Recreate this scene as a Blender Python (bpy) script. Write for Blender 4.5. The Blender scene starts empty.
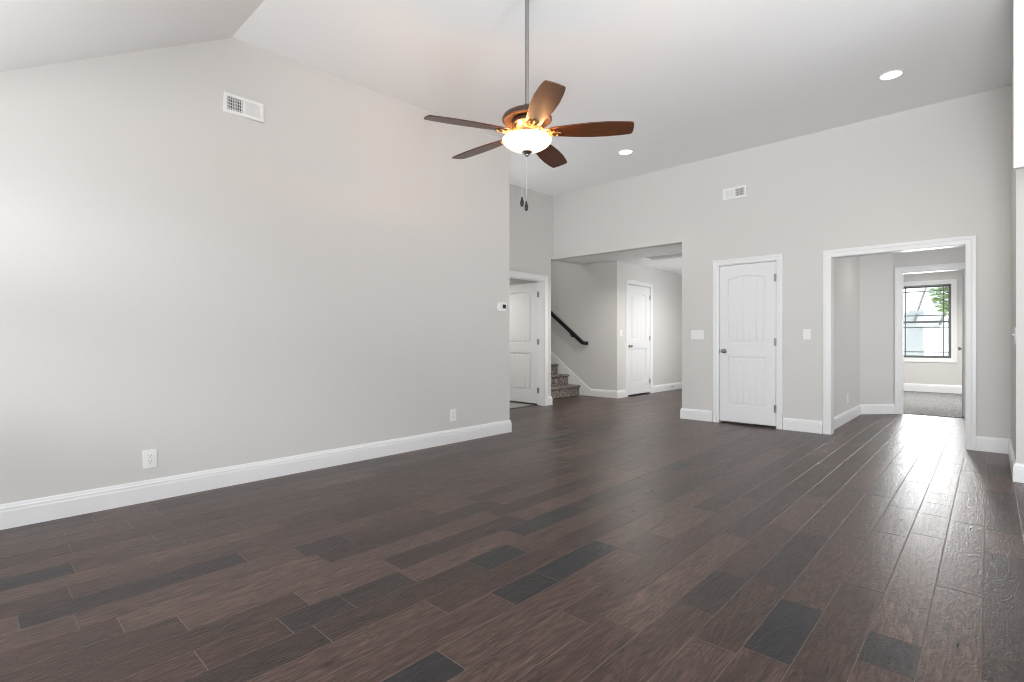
import bpy, bmesh, math, random
from mathutils import Vector, Matrix

random.seed(7)
PI = math.pi
sc = bpy.context.scene
COL = sc.collection

# ------------------------------------------------------------------ camera, world, exposure
FPX, YAW, CYP = 513.33, 0.7493, 340.1
cam = bpy.data.cameras.new('camera')
cam_o = bpy.data.objects.new('camera', cam); COL.objects.link(cam_o)
cam.sensor_width = 36.0
cam.lens = FPX / 1024 * 36.0
cam.shift_y = -(341 - CYP) / 1024
cam.clip_start = 0.02
cam_o.location = (0, 0, 1.07)
cam_o.rotation_euler = (PI / 2, 0, YAW)
sc.camera = cam_o
sc.view_settings.view_transform = 'Standard'
sc.view_settings.look = 'None'
sc.view_settings.exposure = 0.10
sc.view_settings.gamma = 1.0
sc.view_settings.use_curve_mapping = False
sc.cycles.use_denoising = True
sc.cycles.filter_width = 1.1

world = bpy.data.worlds.new('world'); sc.world = world
world.use_nodes = True
bg = world.node_tree.nodes['Background']
bg.inputs['Color'].default_value = (0.95, 0.975, 1.0, 1)
bg.inputs['Strength'].default_value = 2.5


def area_light(name, loc, aim, sx, sy, power, color=(1, 1, 1), spread=180):
    l = bpy.data.lights.new(name, 'AREA'); l.shape = 'RECTANGLE'
    l.size = sx; l.size_y = sy; l.energy = power; l.color = color; l.spread = math.radians(spread)
    o = bpy.data.objects.new(name, l); COL.objects.link(o)
    o.location = loc
    d = Vector(aim)
    o.rotation_euler = d.to_track_quat('-Z', 'Y').to_euler()
    return o


def spot_light(name, loc, power, color=(1, 1, 1), angle=110, blend=0.8, radius=0.05, aim=(0, 0, -1)):
    l = bpy.data.lights.new(name, 'SPOT'); l.energy = power; l.color = color
    l.spot_size = math.radians(angle); l.spot_blend = blend; l.shadow_soft_size = radius
    o = bpy.data.objects.new(name, l); COL.objects.link(o); o.location = loc
    o.rotation_euler = Vector(aim).to_track_quat('-Z', 'Y').to_euler()
    return o


def point_light(name, loc, power, color=(1, 1, 1), radius=0.03):
    l = bpy.data.lights.new(name, 'POINT'); l.energy = power; l.color = color; l.shadow_soft_size = radius
    o = bpy.data.objects.new(name, l); COL.objects.link(o); o.location = loc
    return o


DAY = (0.985, 0.99, 1.0)
YB = -1.60      # rear wall (behind the camera)
XE = 3.60       # right-hand wall of the open kitchen side
# daylight standing outside the windows of the rear and right-hand walls
REAR_WINDOWS = [(-3.85, -2.65), (-2.35, -0.95), (-0.55, 0.85), (1.6, 3.0)]
for i, (a, b) in enumerate(REAR_WINDOWS):
    area_light('daylight_rear', ((a + b) / 2, YB - 0.30, 1.05), (0, 1, 0.45), b - a, 1.6, (9, 22, 150, 36)[i], DAY)
SIDE_WINDOWS = [(-0.9, 0.9), (1.7, 3.9)]
for i, (a, b) in enumerate(SIDE_WINDOWS):
    area_light('daylight_side', (XE + 0.30, (a + b) / 2, 1.2), (-1, 0, 0.55), b - a, 1.6, (13, 15)[i], DAY)
area_light('daylight_bedroom', (-0.99, 13.95, 1.45), (0, -1, -0.05), 0.85, 1.5, 85, DAY)
area_light('daylight_low_glow', (-2.2, -4.0, 2.2), (-1.0, 2.4, -0.75), 0.5, 0.35, 17, DAY, 75)
area_light('hall_side_fill', (-2.70, 9.6, 1.35), (-1, 0, 0.45), 1.1, 1.8, 38, DAY)  # fill light added behind an unseen hall window
# the photographer's flash, bounced off the ceiling from behind the camera; added fills follow
area_light('bounced_flash', (0.3, -0.6, 1.5), (-2.6, 5.0, 2.3), 0.4, 0.4, 10, (0.95, 0.975, 1.0), 75)
area_light('ceiling_fill_right', (0.40, 1.35, 1.0), (-1.2, 3.0, 2.1), 0.7, 0.7, 29, (0.95, 0.975, 1.0), 120)  # unseen fill added to brighten the far ceiling
area_light('ceiling_fill_left', (-2.9, -0.9, 0.7), (0.1, 0.6, 2.0), 0.5, 0.5, 19, (0.95, 0.975, 1.0), 120)  # unseen fill added for the near slope of the ceiling
area_light('recess_fill', (-4.85, 4.72, 1.0), (0.15, 0.35, 2.0), 0.3, 0.3, 6.5, (0.95, 0.975, 1.0), 120)  # unseen fill added in the recess, aimed up at its ceiling
area_light('daylight_front_door', (1.85, 8.1, 1.3), (-1, 0, 0), 1.0, 1.9, 22, DAY)

# ------------------------------------------------------------------ materials
def new_mat(name):
    m = bpy.data.materials.new(name); m.use_nodes = True
    return m, m.node_tree, m.node_tree.nodes['Principled BSDF']


def paint(name, col, rough=0.5, bump=0.0, scale=300, metal=0.0, spec=0.5):
    m, nt, b = new_mat(name)
    b.inputs['Base Color'].default_value = (*col, 1)
    b.inputs['Roughness'].default_value = rough
    b.inputs['Metallic'].default_value = metal
    b.inputs['Specular IOR Level'].default_value = spec
    if bump:
        tc = nt.nodes.new('ShaderNodeTexCoord')
        n = nt.nodes.new('ShaderNodeTexNoise'); n.inputs['Scale'].default_value = scale; n.inputs['Detail'].default_value = 3
        bp = nt.nodes.new('ShaderNodeBump'); bp.inputs['Strength'].default_value = bump; bp.inputs['Distance'].default_value = 0.001
        nt.links.new(tc.outputs['Object'], n.inputs['Vector'])
        nt.links.new(n.outputs['Fac'], bp.inputs['Height'])
        nt.links.new(bp.outputs['Normal'], b.inputs['Normal'])
    return m


M = {}
M['wall'] = paint('greige_wall_paint', (0.68, 0.668, 0.65), 0.62, 0.15, 260, spec=0.3)
M['ceiling'] = paint('white_ceiling_paint', (0.90, 0.90, 0.90), 0.8, 0.2, 200, spec=0.2)
M['trim'] = paint('white_trim_paint', (0.85, 0.855, 0.86), 0.32)
M['door'] = paint('white_door_paint', (0.82, 0.825, 0.835), 0.38)
M['plastic'] = paint('white_plastic', (0.88, 0.88, 0.87), 0.35)
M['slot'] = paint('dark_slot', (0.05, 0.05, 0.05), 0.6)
M['black'] = paint('black_rail_paint', (0.008, 0.008, 0.009), 0.35)
M['screen'] = paint('dark_screen', (0.02, 0.02, 0.022), 0.2)
M['nickel'] = paint('satin_nickel', (0.36, 0.35, 0.34), 0.28, metal=1.0)
M['rod'] = paint('brushed_rod_metal', (0.36, 0.35, 0.35), 0.38, metal=1.0)
M['bronze'] = paint('dark_bronze', (0.085, 0.055, 0.045), 0.32, metal=0.6)
M['gold'] = paint('antique_gold', (0.34, 0.21, 0.10), 0.36, metal=1.0)
M['void'] = paint('duct_dark', (0.03, 0.03, 0.03), 0.8)
M['vinyl'] = paint('grey_window_vinyl', (0.13, 0.14, 0.14), 0.5)
M['wvinyl'] = paint('white_window_vinyl', (0.78, 0.78, 0.78), 0.4)
M['tile'] = paint('pale_grey_vinyl_floor', (0.30, 0.29, 0.28), 0.4)
M['threshold'] = paint('dark_threshold', (0.02, 0.016, 0.014), 0.4)
M['siding'] = paint('white_house_siding', (0.80, 0.80, 0.82), 0.7)
M['bluewall'] = paint('blue_grey_siding', (0.46, 0.51, 0.55), 0.7)
M['roofing'] = paint('pale_grey_shingle', (0.58, 0.61, 0.66), 0.8)
M['bark'] = paint('tree_bark', (0.16, 0.12, 0.09), 0.9)
M['ground'] = paint('pale_drive', (0.70, 0.66, 0.55), 0.9)
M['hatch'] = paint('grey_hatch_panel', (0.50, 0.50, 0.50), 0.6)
M['chain'] = paint('pull_chain_metal', (0.72, 0.72, 0.70), 0.35, metal=0.7)


def leaf_mat():
    m, nt, b = new_mat('tree_leaves')
    n = nt.nodes.new('ShaderNodeTexNoise'); n.inputs['Scale'].default_value = 3
    r = nt.nodes.new('ShaderNodeValToRGB')
    r.color_ramp.elements[0].color = (0.10, 0.22, 0.06, 1); r.color_ramp.elements[1].color = (0.34, 0.50, 0.20, 1)
    r.color_ramp.elements[0].position = .35; r.color_ramp.elements[1].position = .65
    nt.links.new(n.outputs['Fac'], r.inputs['Fac']); nt.links.new(r.outputs['Color'], b.inputs['Base Color'])
    b.inputs['Roughness'].default_value = 0.7
    return m


def glass_mat():
    m = bpy.data.materials.new('window_glass'); m.use_nodes = True
    nt = m.node_tree; nt.nodes.clear()
    out = nt.nodes.new('ShaderNodeOutputMaterial')
    mx = nt.nodes.new('ShaderNodeMixShader'); mx.inputs['Fac'].default_value = 0.06
    t = nt.nodes.new('ShaderNodeBsdfTransparent'); t.inputs['Color'].default_value = (0.97, 0.98, 0.98, 1)
    g = nt.nodes.new('ShaderNodeBsdfGlossy'); g.inputs['Roughness'].default_value = 0.02
    nt.links.new(t.outputs[0], mx.inputs[1]); nt.links.new(g.outputs[0], mx.inputs[2]); nt.links.new(mx.outputs[0], out.inputs['Surface'])
    return m


def emis_mat(name, col, strength, base=(0.8, 0.8, 0.8)):
    m, nt, b = new_mat(name)
    b.inputs['Base Color'].default_value = (*base, 1)
    b.inputs['Emission Color'].default_value = (*col, 1)
    b.inputs['Emission Strength'].default_value = strength
    return m


def carpet_mat(name, c0, c1, scale, bump=0.8):
    m, nt, b = new_mat(name)
    tc = nt.nodes.new('ShaderNodeTexCoord')
    n = nt.nodes.new('ShaderNodeTexNoise'); n.inputs['Scale'].default_value = scale; n.inputs['Detail'].default_value = 4
    n.inputs['Roughness'].default_value = 0.75
    r = nt.nodes.new('ShaderNodeValToRGB')
    r.color_ramp.elements[0].position = 0.38; r.color_ramp.elements[1].position = 0.64
    r.color_ramp.elements[0].color = (*c0, 1); r.color_ramp.elements[1].color = (*c1, 1)
    bp = nt.nodes.new('ShaderNodeBump'); bp.inputs['Strength'].default_value = bump; bp.inputs['Distance'].default_value = 0.006
    nt.links.new(tc.outputs['Object'], n.inputs['Vector'])
    nt.links.new(n.outputs['Fac'], r.inputs['Fac']); nt.links.new(r.outputs['Color'], b.inputs['Base Color'])
    nt.links.new(n.outputs['Fac'], bp.inputs['Height']); nt.links.new(bp.outputs['Normal'], b.inputs['Normal'])
    b.inputs['Roughness'].default_value = 0.95; b.inputs['Specular IOR Level'].default_value = 0.1
    return m


def floor_mat():
    m, nt, b = new_mat('hand_scraped_hickory')
    L = nt.links.new
    at = nt.nodes.new('ShaderNodeAttribute'); at.attribute_name = 'plank'; at.attribute_type = 'GEOMETRY'
    sep = nt.nodes.new('ShaderNodeSeparateColor'); L(at.outputs['Color'], sep.inputs[0])
    tc = nt.nodes.new('ShaderNodeTexCoord')
    # each plank shifts the grain so neighbours differ
    off = nt.nodes.new('ShaderNodeVectorMath'); off.operation = 'MULTIPLY_ADD'
    off.inputs[1].default_value = (13.0, 29.0, 0.0)
    L(at.outputs['Color'], off.inputs[0]); L(tc.outputs['Object'], off.inputs[2])
    mp = nt.nodes.new('ShaderNodeMapping'); mp.inputs['Scale'].default_value = (26, 2.2, 1)
    L(off.outputs[0], mp.inputs['Vector'])
    gr = nt.nodes.new('ShaderNodeTexNoise'); gr.inputs['Scale'].default_value = 1.6; gr.inputs['Detail'].default_value = 7
    gr.inputs['Roughness'].default_value = 0.62; gr.inputs['Distortion'].default_value = 0.8
    L(mp.outputs[0], gr.inputs['Vector'])
    mp2 = nt.nodes.new('ShaderNodeMapping'); mp2.inputs['Scale'].default_value = (90, 6, 1)
    L(off.outputs[0], mp2.inputs['Vector'])
    fine = nt.nodes.new('ShaderNodeTexNoise'); fine.inputs['Scale'].default_value = 1.5; fine.inputs['Detail'].default_value = 4
    L(mp2.outputs[0], fine.inputs['Vector'])
    # plank tone : dark charcoal -> brown -> lighter brown
    ramp = nt.nodes.new('ShaderNodeValToRGB')
    e = ramp.color_ramp.elements
    e[0].position = 0.0; e[0].color = (0.017, 0.016, 0.020, 1)
    e[1].position = 1.0; e[1].color = (0.116, 0.070, 0.055, 1)
    for pos, c in ((0.22, (0.027, 0.021, 0.022, 1)), (0.34, (0.041, 0.025, 0.021, 1)), (0.55, (0.059, 0.033, 0.026, 1)), (0.75, (0.080, 0.048, 0.039, 1))):
        k = e.new(pos); k.color = c
    L(sep.outputs[0], ramp.inputs['Fac'])
    # grain multiplies tone
    gm = nt.nodes.new('ShaderNodeMapRange'); gm.inputs['From Min'].default_value = 0.3; gm.inputs['From Max'].default_value = 0.7
    gm.inputs['To Min'].default_value = 0.50; gm.inputs['To Max'].default_value = 1.45
    L(gr.outputs['Fac'], gm.inputs['Value'])
    mul = nt.nodes.new('ShaderNodeMix'); mul.data_type = 'RGBA'; mul.blend_type = 'MULTIPLY'; mul.inputs['Factor'].default_value = 1
    L(ramp.outputs['Color'], mul.inputs['A']); L(gm.outputs[0], mul.inputs['B'])
    fm = nt.nodes.new('ShaderNodeMapRange'); fm.inputs['From Min'].default_value = 0.3; fm.inputs['From Max'].default_value = 0.7
    fm.inputs['To Min'].default_value = 0.50; fm.inputs['To Max'].default_value = 1.45
    L(fine.outputs['Fac'], fm.inputs['Value'])
    mul2 = nt.nodes.new('ShaderNodeMix'); mul2.data_type = 'RGBA'; mul2.blend_type = 'MULTIPLY'; mul2.inputs['Factor'].default_value = 1
    L(mul.outputs['Result'], mul2.inputs['A']); L(fm.outputs[0], mul2.inputs['B'])
    # knots
    mpk = nt.nodes.new('ShaderNodeMapping'); mpk.inputs['Scale'].default_value = (4.2, 2.0, 1)
    L(off.outputs[0], mpk.inputs['Vector'])
    vo = nt.nodes.new('ShaderNodeTexVoronoi'); vo.inputs['Scale'].default_value = 1.0; vo.inputs['Randomness'].default_value = 1.0
    L(mpk.outputs[0], vo.inputs['Vector'])
    kr = nt.nodes.new('ShaderNodeMapRange'); kr.inputs['From Min'].default_value = 0.02; kr.inputs['From Max'].default_value = 0.11
    kr.inputs['To Min'].default_value = 0.35; kr.inputs['To Max'].default_value = 1.0
    L(vo.outputs['Distance'], kr.inputs['Value'])
    mul3 = nt.nodes.new('ShaderNodeMix'); mul3.data_type = 'RGBA'; mul3.blend_type = 'MULTIPLY'; mul3.inputs['Factor'].default_value = 1
    L(mul2.outputs['Result'], mul3.inputs['A']); L(kr.outputs[0], mul3.inputs['B'])
    worn_glint = nt.nodes.new('ShaderNodeMix'); worn_glint.data_type = 'RGBA'  # paler plank bevels: worn edges plus a glint painted into the colour
    L(at.outputs['Alpha'], worn_glint.inputs['Factor']); worn_glint.inputs['A'].default_value = (0.17, 0.135, 0.12, 1)
    L(mul3.outputs['Result'], worn_glint.inputs['B'])
    L(worn_glint.outputs['Result'], b.inputs['Base Color'])
    # hand scraped relief
    mps = nt.nodes.new('ShaderNodeMapping'); mps.inputs['Scale'].default_value = (60, 22, 1)
    L(off.outputs[0], mps.inputs['Vector'])
    sr = nt.nodes.new('ShaderNodeTexNoise'); sr.inputs['Scale'].default_value = 1.0; sr.inputs['Detail'].default_value = 3; sr.inputs['Distortion'].default_value = 1.6
    L(mps.outputs[0], sr.inputs['Vector'])
    # flowing growth-ring figure, raised by the hand scraping
    mpw = nt.nodes.new('ShaderNodeMapping'); mpw.inputs['Scale'].default_value = (9, 1.9, 1)
    L(off.outputs[0], mpw.inputs['Vector'])
    fg = nt.nodes.new('ShaderNodeTexNoise'); fg.inputs['Scale'].default_value = 1.0; fg.inputs['Detail'].default_value = 2.5; fg.inputs['Distortion'].default_value = 0.6
    L(mpw.outputs[0], fg.inputs['Vector'])
    fm2 = nt.nodes.new('ShaderNodeMath'); fm2.operation = 'MULTIPLY'; fm2.inputs[1].default_value = 80.0
    L(fg.outputs['Fac'], fm2.inputs[0])
    sn = nt.nodes.new('ShaderNodeMath'); sn.operation = 'SINE'; L(fm2.outputs[0], sn.inputs[0])
    fc = nt.nodes.new('ShaderNodeMapRange'); fc.inputs['From Min'].default_value = -1; fc.inputs['To Min'].default_value = 0.80; fc.inputs['To Max'].default_value = 1.14
    L(sn.outputs[0], fc.inputs['Value'])
    mul4 = nt.nodes.new('ShaderNodeMix'); mul4.data_type = 'RGBA'; mul4.blend_type = 'MULTIPLY'; mul4.inputs['Factor'].default_value = 1
    L(mul3.outputs['Result'], mul4.inputs['A']); L(fc.outputs[0], mul4.inputs['B']); L(mul4.outputs['Result'], worn_glint.inputs['B'])
    sr2 = nt.nodes.new('ShaderNodeMath'); sr2.operation = 'MULTIPLY_ADD'; sr2.inputs[1].default_value = 0.10
    L(sn.outputs[0], sr2.inputs[0]); L(sr.outputs['Fac'], sr2.inputs[2])
    add = nt.nodes.new('ShaderNodeMath'); add.operation = 'MULTIPLY_ADD'; add.inputs[1].default_value = 0.28
    L(fine.outputs['Fac'], add.inputs[0]); L(sr2.outputs[0], add.inputs[2])
    bp = nt.nodes.new('ShaderNodeBump'); bp.inputs['Strength'].default_value = 0.55; bp.inputs['Distance'].default_value = 0.0026
    L(add.outputs[0], bp.inputs['Height']); L(bp.outputs['Normal'], b.inputs['Normal'])
    rr = nt.nodes.new('ShaderNodeMapRange'); rr.inputs['From Min'].default_value = 0.3; rr.inputs['From Max'].default_value = 0.7
    rr.inputs['To Min'].default_value = 0.27; rr.inputs['To Max'].default_value = 0.40
    L(gr.outputs['Fac'], rr.inputs['Value']); L(rr.outputs[0], b.inputs['Roughness'])
    b.inputs['Specular IOR Level'].default_value = 0.38
    return m


def wood_mat():
    m, nt, b = new_mat('walnut_blade')
    L = nt.links.new
    tc = nt.nodes.new('ShaderNodeTexCoord')
    mp = nt.nodes.new('ShaderNodeMapping'); mp.inputs['Scale'].default_value = (2.0, 38, 20)
    n = nt.nodes.new('ShaderNodeTexNoise'); n.inputs['Scale'].default_value = 1.6; n.inputs['Detail'].default_value = 5; n.inputs['Distortion'].default_value = 0.5
    r = nt.nodes.new('ShaderNodeValToRGB')
    r.color_ramp.elements[0].position = .3; r.color_ramp.elements[1].position = .7
    r.color_ramp.elements[0].color = (0.045, 0.015, 0.007, 1); r.color_ramp.elements[1].color = (0.105, 0.038, 0.016, 1)
    L(tc.outputs['Object'], mp.inputs[0]); L(mp.outputs[0], n.inputs['Vector']); L(n.outputs['Fac'], r.inputs['Fac'])
    L(r.outputs['Color'], b.inputs['Base Color'])
    b.inputs['Roughness'].default_value = 0.33
    return m


M['leaf'] = leaf_mat(); M['glass'] = glass_mat(); M['floor'] = floor_mat(); M['blade'] = wood_mat()
M['bowl'] = emis_mat('lit_alabaster_glass', (1.0, 0.74, 0.46), 1.5, (0.9, 0.86, 0.76))
M['led'] = emis_mat('lit_downlight_lens', (1.0, 0.97, 0.92), 6.0)
M['carpet'] = carpet_mat('grey_bedroom_carpet', (0.12, 0.118, 0.115), (0.36, 0.355, 0.35), 45)
M['stair_carpet'] = carpet_mat('speckled_stair_carpet', (0.06, 0.052, 0.048), (0.42, 0.38, 0.355), 32)

# ------------------------------------------------------------------ mesh helpers
def box(bm, x0, x1, y0, y1, z0, z1, mat=None):
    vs = [bm.verts.new(p) for p in ((x0, y0, z0), (x1, y0, z0), (x1, y1, z0), (x0, y1, z0), (x0, y0, z1), (x1, y0, z1), (x1, y1, z1), (x0, y1, z1))]
    if mat is not None:
        for v in vs: v.co = mat @ v.co
    fs = [(3, 2, 1, 0), (4, 5, 6, 7), (0, 1, 5, 4), (1, 2, 6, 5), (2, 3, 7, 6), (3, 0, 4, 7)]
    return [bm.faces.new([vs[i] for i in f]) for f in fs]


def prism(bm, pts, lo, hi, axis='x'):
    """polygon (a,b) extruded along axis; x:(y,z) y:(x,z) z:(x,y)"""
    def P(a, b, t):
        return {'x': (t, a, b), 'y': (a, t, b), 'z': (a, b, t)}[axis]
    A = [bm.verts.new(P(a, b, lo)) for a, b in pts]; B = [bm.verts.new(P(a, b, hi)) for a, b in pts]
    n = len(pts)
    bm.faces.new(A[::-1]); bm.faces.new(B)
    for i in range(n):
        bm.faces.new((A[i], A[(i + 1) % n], B[(i + 1) % n], B[i]))


def lathe(bm, prof, seg=40, origin=(0, 0, 0), mat=None):
    rings = []
    for r, z in prof:
        if r < 1e-6:
            rings.append([bm.verts.new((origin[0], origin[1], origin[2] + z))])
        else:
            rings.append([bm.verts.new((origin[0] + r * math.cos(2 * PI * k / seg), origin[1] + r * math.sin(2 * PI * k / seg), origin[2] + z)) for k in range(seg)])
    for a, b in zip(rings, rings[1:]):
        for k in range(seg):
            k2 = (k + 1) % seg
            if len(a) == 1 and len(b) == 1: continue
            if len(a) == 1: bm.faces.new((a[0], b[k2], b[k]))
            elif len(b) == 1: bm.faces.new((a[k], a[k2], b[0]))
            else: bm.faces.new((a[k], a[k2], b[k2], b[k]))
    if mat is not None:
        for rg in rings:
            for v in rg: v.co = mat @ v.co


def tube(bm, pts, r, seg=10, cap=True):
    pts = [Vector(p) for p in pts]
    rings = []
    up = Vector((0, 0, 1))
    for i, p in enumerate(pts):
        t = (pts[min(i + 1, len(pts) - 1)] - pts[max(i - 1, 0)]).normalized()
        a = t.cross(up)
        if a.length < 1e-3: a = t.cross(Vector((1, 0, 0)))
        a.normalize(); b = t.cross(a)
        rr = r[i] if isinstance(r, (list, tuple)) else r
        rings.append([bm.verts.new(p + a * rr * math.cos(2 * PI * k / seg) + b * rr * math.sin(2 * PI * k / seg)) for k in range(seg)])
    for A, B in zip(rings, rings[1:]):
        for k in range(seg):
            bm.faces.new((A[k], A[(k + 1) % seg], B[(k + 1) % seg], B[k]))
    if cap:
        bm.faces.new(rings[0][::-1]); bm.faces.new(rings[-1])


def sweep(bm, path, prof, closed=False, to3=lambda a, b, v: (a, v, b)):
    """mitred sweep of profile [(u outward, v thickness)] along a 2-D path; to3 maps (a, b, v) to space.
    u is measured to the LEFT of the travelling direction."""
    n = len(path); P = [Vector(p) for p in path]
    rings = []
    for i in range(n):
        if closed or 0 < i < n - 1:
            d0 = (P[i] - P[i - 1]).normalized(); d1 = (P[(i + 1) % n] - P[i]).normalized()
            n0 = Vector((-d0.y, d0.x)); n1 = Vector((-d1.y, d1.x))
            mdir = (n0 + n1).normalized(); k = 1 / max(mdir.dot(n0), 0.2)
            off = mdir * k
        else:
            d = (P[1] - P[0]).normalized() if i == 0 else (P[-1] - P[-2]).normalized()
            off = Vector((-d.y, d.x))
        ring = []
        for u, v in prof:
            q = P[i] + off * u
            ring.append(bm.verts.new(to3(q.x, q.y, v)))
        rings.append(ring)
    m = len(prof)
    pairs = list(zip(rings, rings[1:])) + ([(rings[-1], rings[0])] if closed else [])
    for A, B in pairs:
        for k in range(m):
            bm.faces.new((A[k], A[(k + 1) % m], B[(k + 1) % m], B[k]))
    if not closed:
        bm.faces.new(rings[0]); bm.faces.new(rings[-1][::-1])


def mk(name, bm, mat, parent=None, loc=None, smooth=False, bevel=0.0, rotz=None):
    me = bpy.data.meshes.new(name)
    bmesh.ops.recalc_face_normals(bm, faces=bm.faces)
    bm.to_mesh(me); bm.free()
    mats = mat if isinstance(mat, (list, tuple)) else [mat]
    for mm in mats: me.materials.append(mm)
    o = bpy.data.objects.new(name, me); COL.objects.link(o)
    if parent: o.parent = parent
    if loc: o.location = loc
    if rotz is not None: o.rotation_euler = (0, 0, rotz)
    if smooth:
        for p in me.polygons: p.use_smooth = True
        md = o.modifiers.new('edges', 'EDGE_SPLIT'); md.split_angle = math.radians(38)
    if bevel:
        b = o.modifiers.new('bevel', 'BEVEL'); b.width = bevel; b.segments = 2; b.limit_method = 'ANGLE'
    return o


def empty(name, label, cat, loc=(0, 0, 0), rotz=0, group=None, kind=None):
    o = bpy.data.objects.new(name, None); COL.objects.link(o)
    o.empty_display_size = 0.1
    o.location = loc; o.rotation_euler = (0, 0, rotz)
    tag(o, label, cat, group, kind)
    return o


def tag(o, label, cat, group=None, kind=None):
    o['label'] = label; o['category'] = cat
    if group: o['group'] = group
    if kind: o['kind'] = kind
    return o


def struct(name, bm, mat, label, cat, **k):
    return tag(mk(name, bm, mat, **k), label, cat, kind='structure')


def flat_shape(loops, depth, bev):
    """filled 2-D outline with holes, extruded and bevelled -> bmesh lying in XY, thickness along Z (0..depth)"""
    cu = bpy.data.curves.new('tmp', 'CURVE'); cu.dimensions = '2D'; cu.fill_mode = 'BOTH'
    cu.extrude = max(depth / 2 - bev, 0.0005); cu.bevel_depth = bev; cu.bevel_resolution = 2; cu.offset = -bev
    for lp in loops:
        s = cu.splines.new('POLY'); s.points.add(len(lp) - 1); s.use_cyclic_u = True
        for pt, (x, y) in zip(s.points, lp): pt.co = (x, y, 0, 1)
    o = bpy.data.objects.new('tmp', cu); COL.objects.link(o)
    dg = bpy.context.evaluated_depsgraph_get(); dg.update()
    me = bpy.data.meshes.new_from_object(o.evaluated_get(dg))
    bm = bmesh.new(); bm.from_mesh(me)
    for v in bm.verts: v.co.z += depth / 2
    bpy.data.objects.remove(o); bpy.data.curves.remove(cu); bpy.data.meshes.remove(me)
    return bm


# ------------------------------------------------------------------ key dimensions
XL = -4.096            # long left wall
YLE = 4.36             # its far end
XR = -5.31             # recessed wall with the open door
YF = 6.72              # far wall
XP = 0.147             # short wall / pier on the right
YP = 5.441             # its front face
T = 0.12
RIDGE_Y, RIDGE_Z = 1.36, 3.30
CS = 0.0306            # the far ceiling plane climbs very slightly
BS = 0.588
def ceil_z(y):
    if y >= RIDGE_Y: return RIDGE_Z + CS * (y - RIDGE_Y)
    return max(RIDGE_Z - BS * (RIDGE_Y - y), 2.29)
YK = RIDGE_Y - (RIDGE_Z - 2.29) / BS
HALL_Y, HALL_X, HALL_Z = 8.225, -5.015, 2.53
OPEN_X1, OPEN_Z = -3.08, 2.412
YRE = 6.655            # lower end of the recessed wall at the stairs
FOY_X, FOY_Z = -1.375, 2.355
BED_Y0, BED_Y1 = 9.25, 13.50

# ------------------------------------------------------------------ floor : real planks
W, X0 = 0.153, -0.02
FIX = {  # row -> [(y0, y1, tone)] planks that stand out in the photograph (row n spans X0+n*W .. X0+(n+1)*W)
    -4: [(1.86, 2.32, 0.03), (0.7, 1.86, 0.62), (2.32, 3.3, 0.66)],
    -3: [(1.25, 2.66, 0.50), (2.66, 3.5, 0.70)],
    -2: [(2.05, 2.28, 0.20), (1.2, 2.05, 0.60), (2.28, 3.6, 0.86)],
    -1: [(1.5, 2.9, 0.80), (2.9, 4.0, 0.72)],
    0: [(3.53, 3.95, 0.80), (2.2, 3.53, 0.33), (3.95, 5.0, 0.36)],
    -6: [(2.0, 2.40, 0.27), (1.2, 2.0, 0.62), (2.4, 3.2, 0.58)],
    -10: [(1.81, 2.31, 0.05), (1.53, 1.81, 0.12), (0.6, 1.53, 0.66), (2.31, 3.1, 0.78)],
    -9: [(0.72, 1.12, 0.08), (1.12, 2.3, 0.74)],
    -12: [(1.67, 1.95, 0.08), (0.9, 1.67, 0.40), (1.95, 2.8, 0.72)],
    -13: [(1.08, 1.38, 0.29), (0.83, 1.08, 0.25), (2.1, 2.72, 0.22), (2.84, 3.12, 0.2), (1.38, 2.1, 0.8)],
    -17: [(1.165, 1.42, 0.27), (0.3, 1.165, 0.8)],
    -18: [(0.15, 0.95, 0.27), (0.95, 2.0, 0.72)],
    -14: [(1.4, 2.3, 0.34), (2.3, 3.2, 0.8)],
    -11: [(2.33, 2.74, 0.34), (3.18, 3.72, 0.30), (1.3, 2.33, 0.5)],
}
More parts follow.
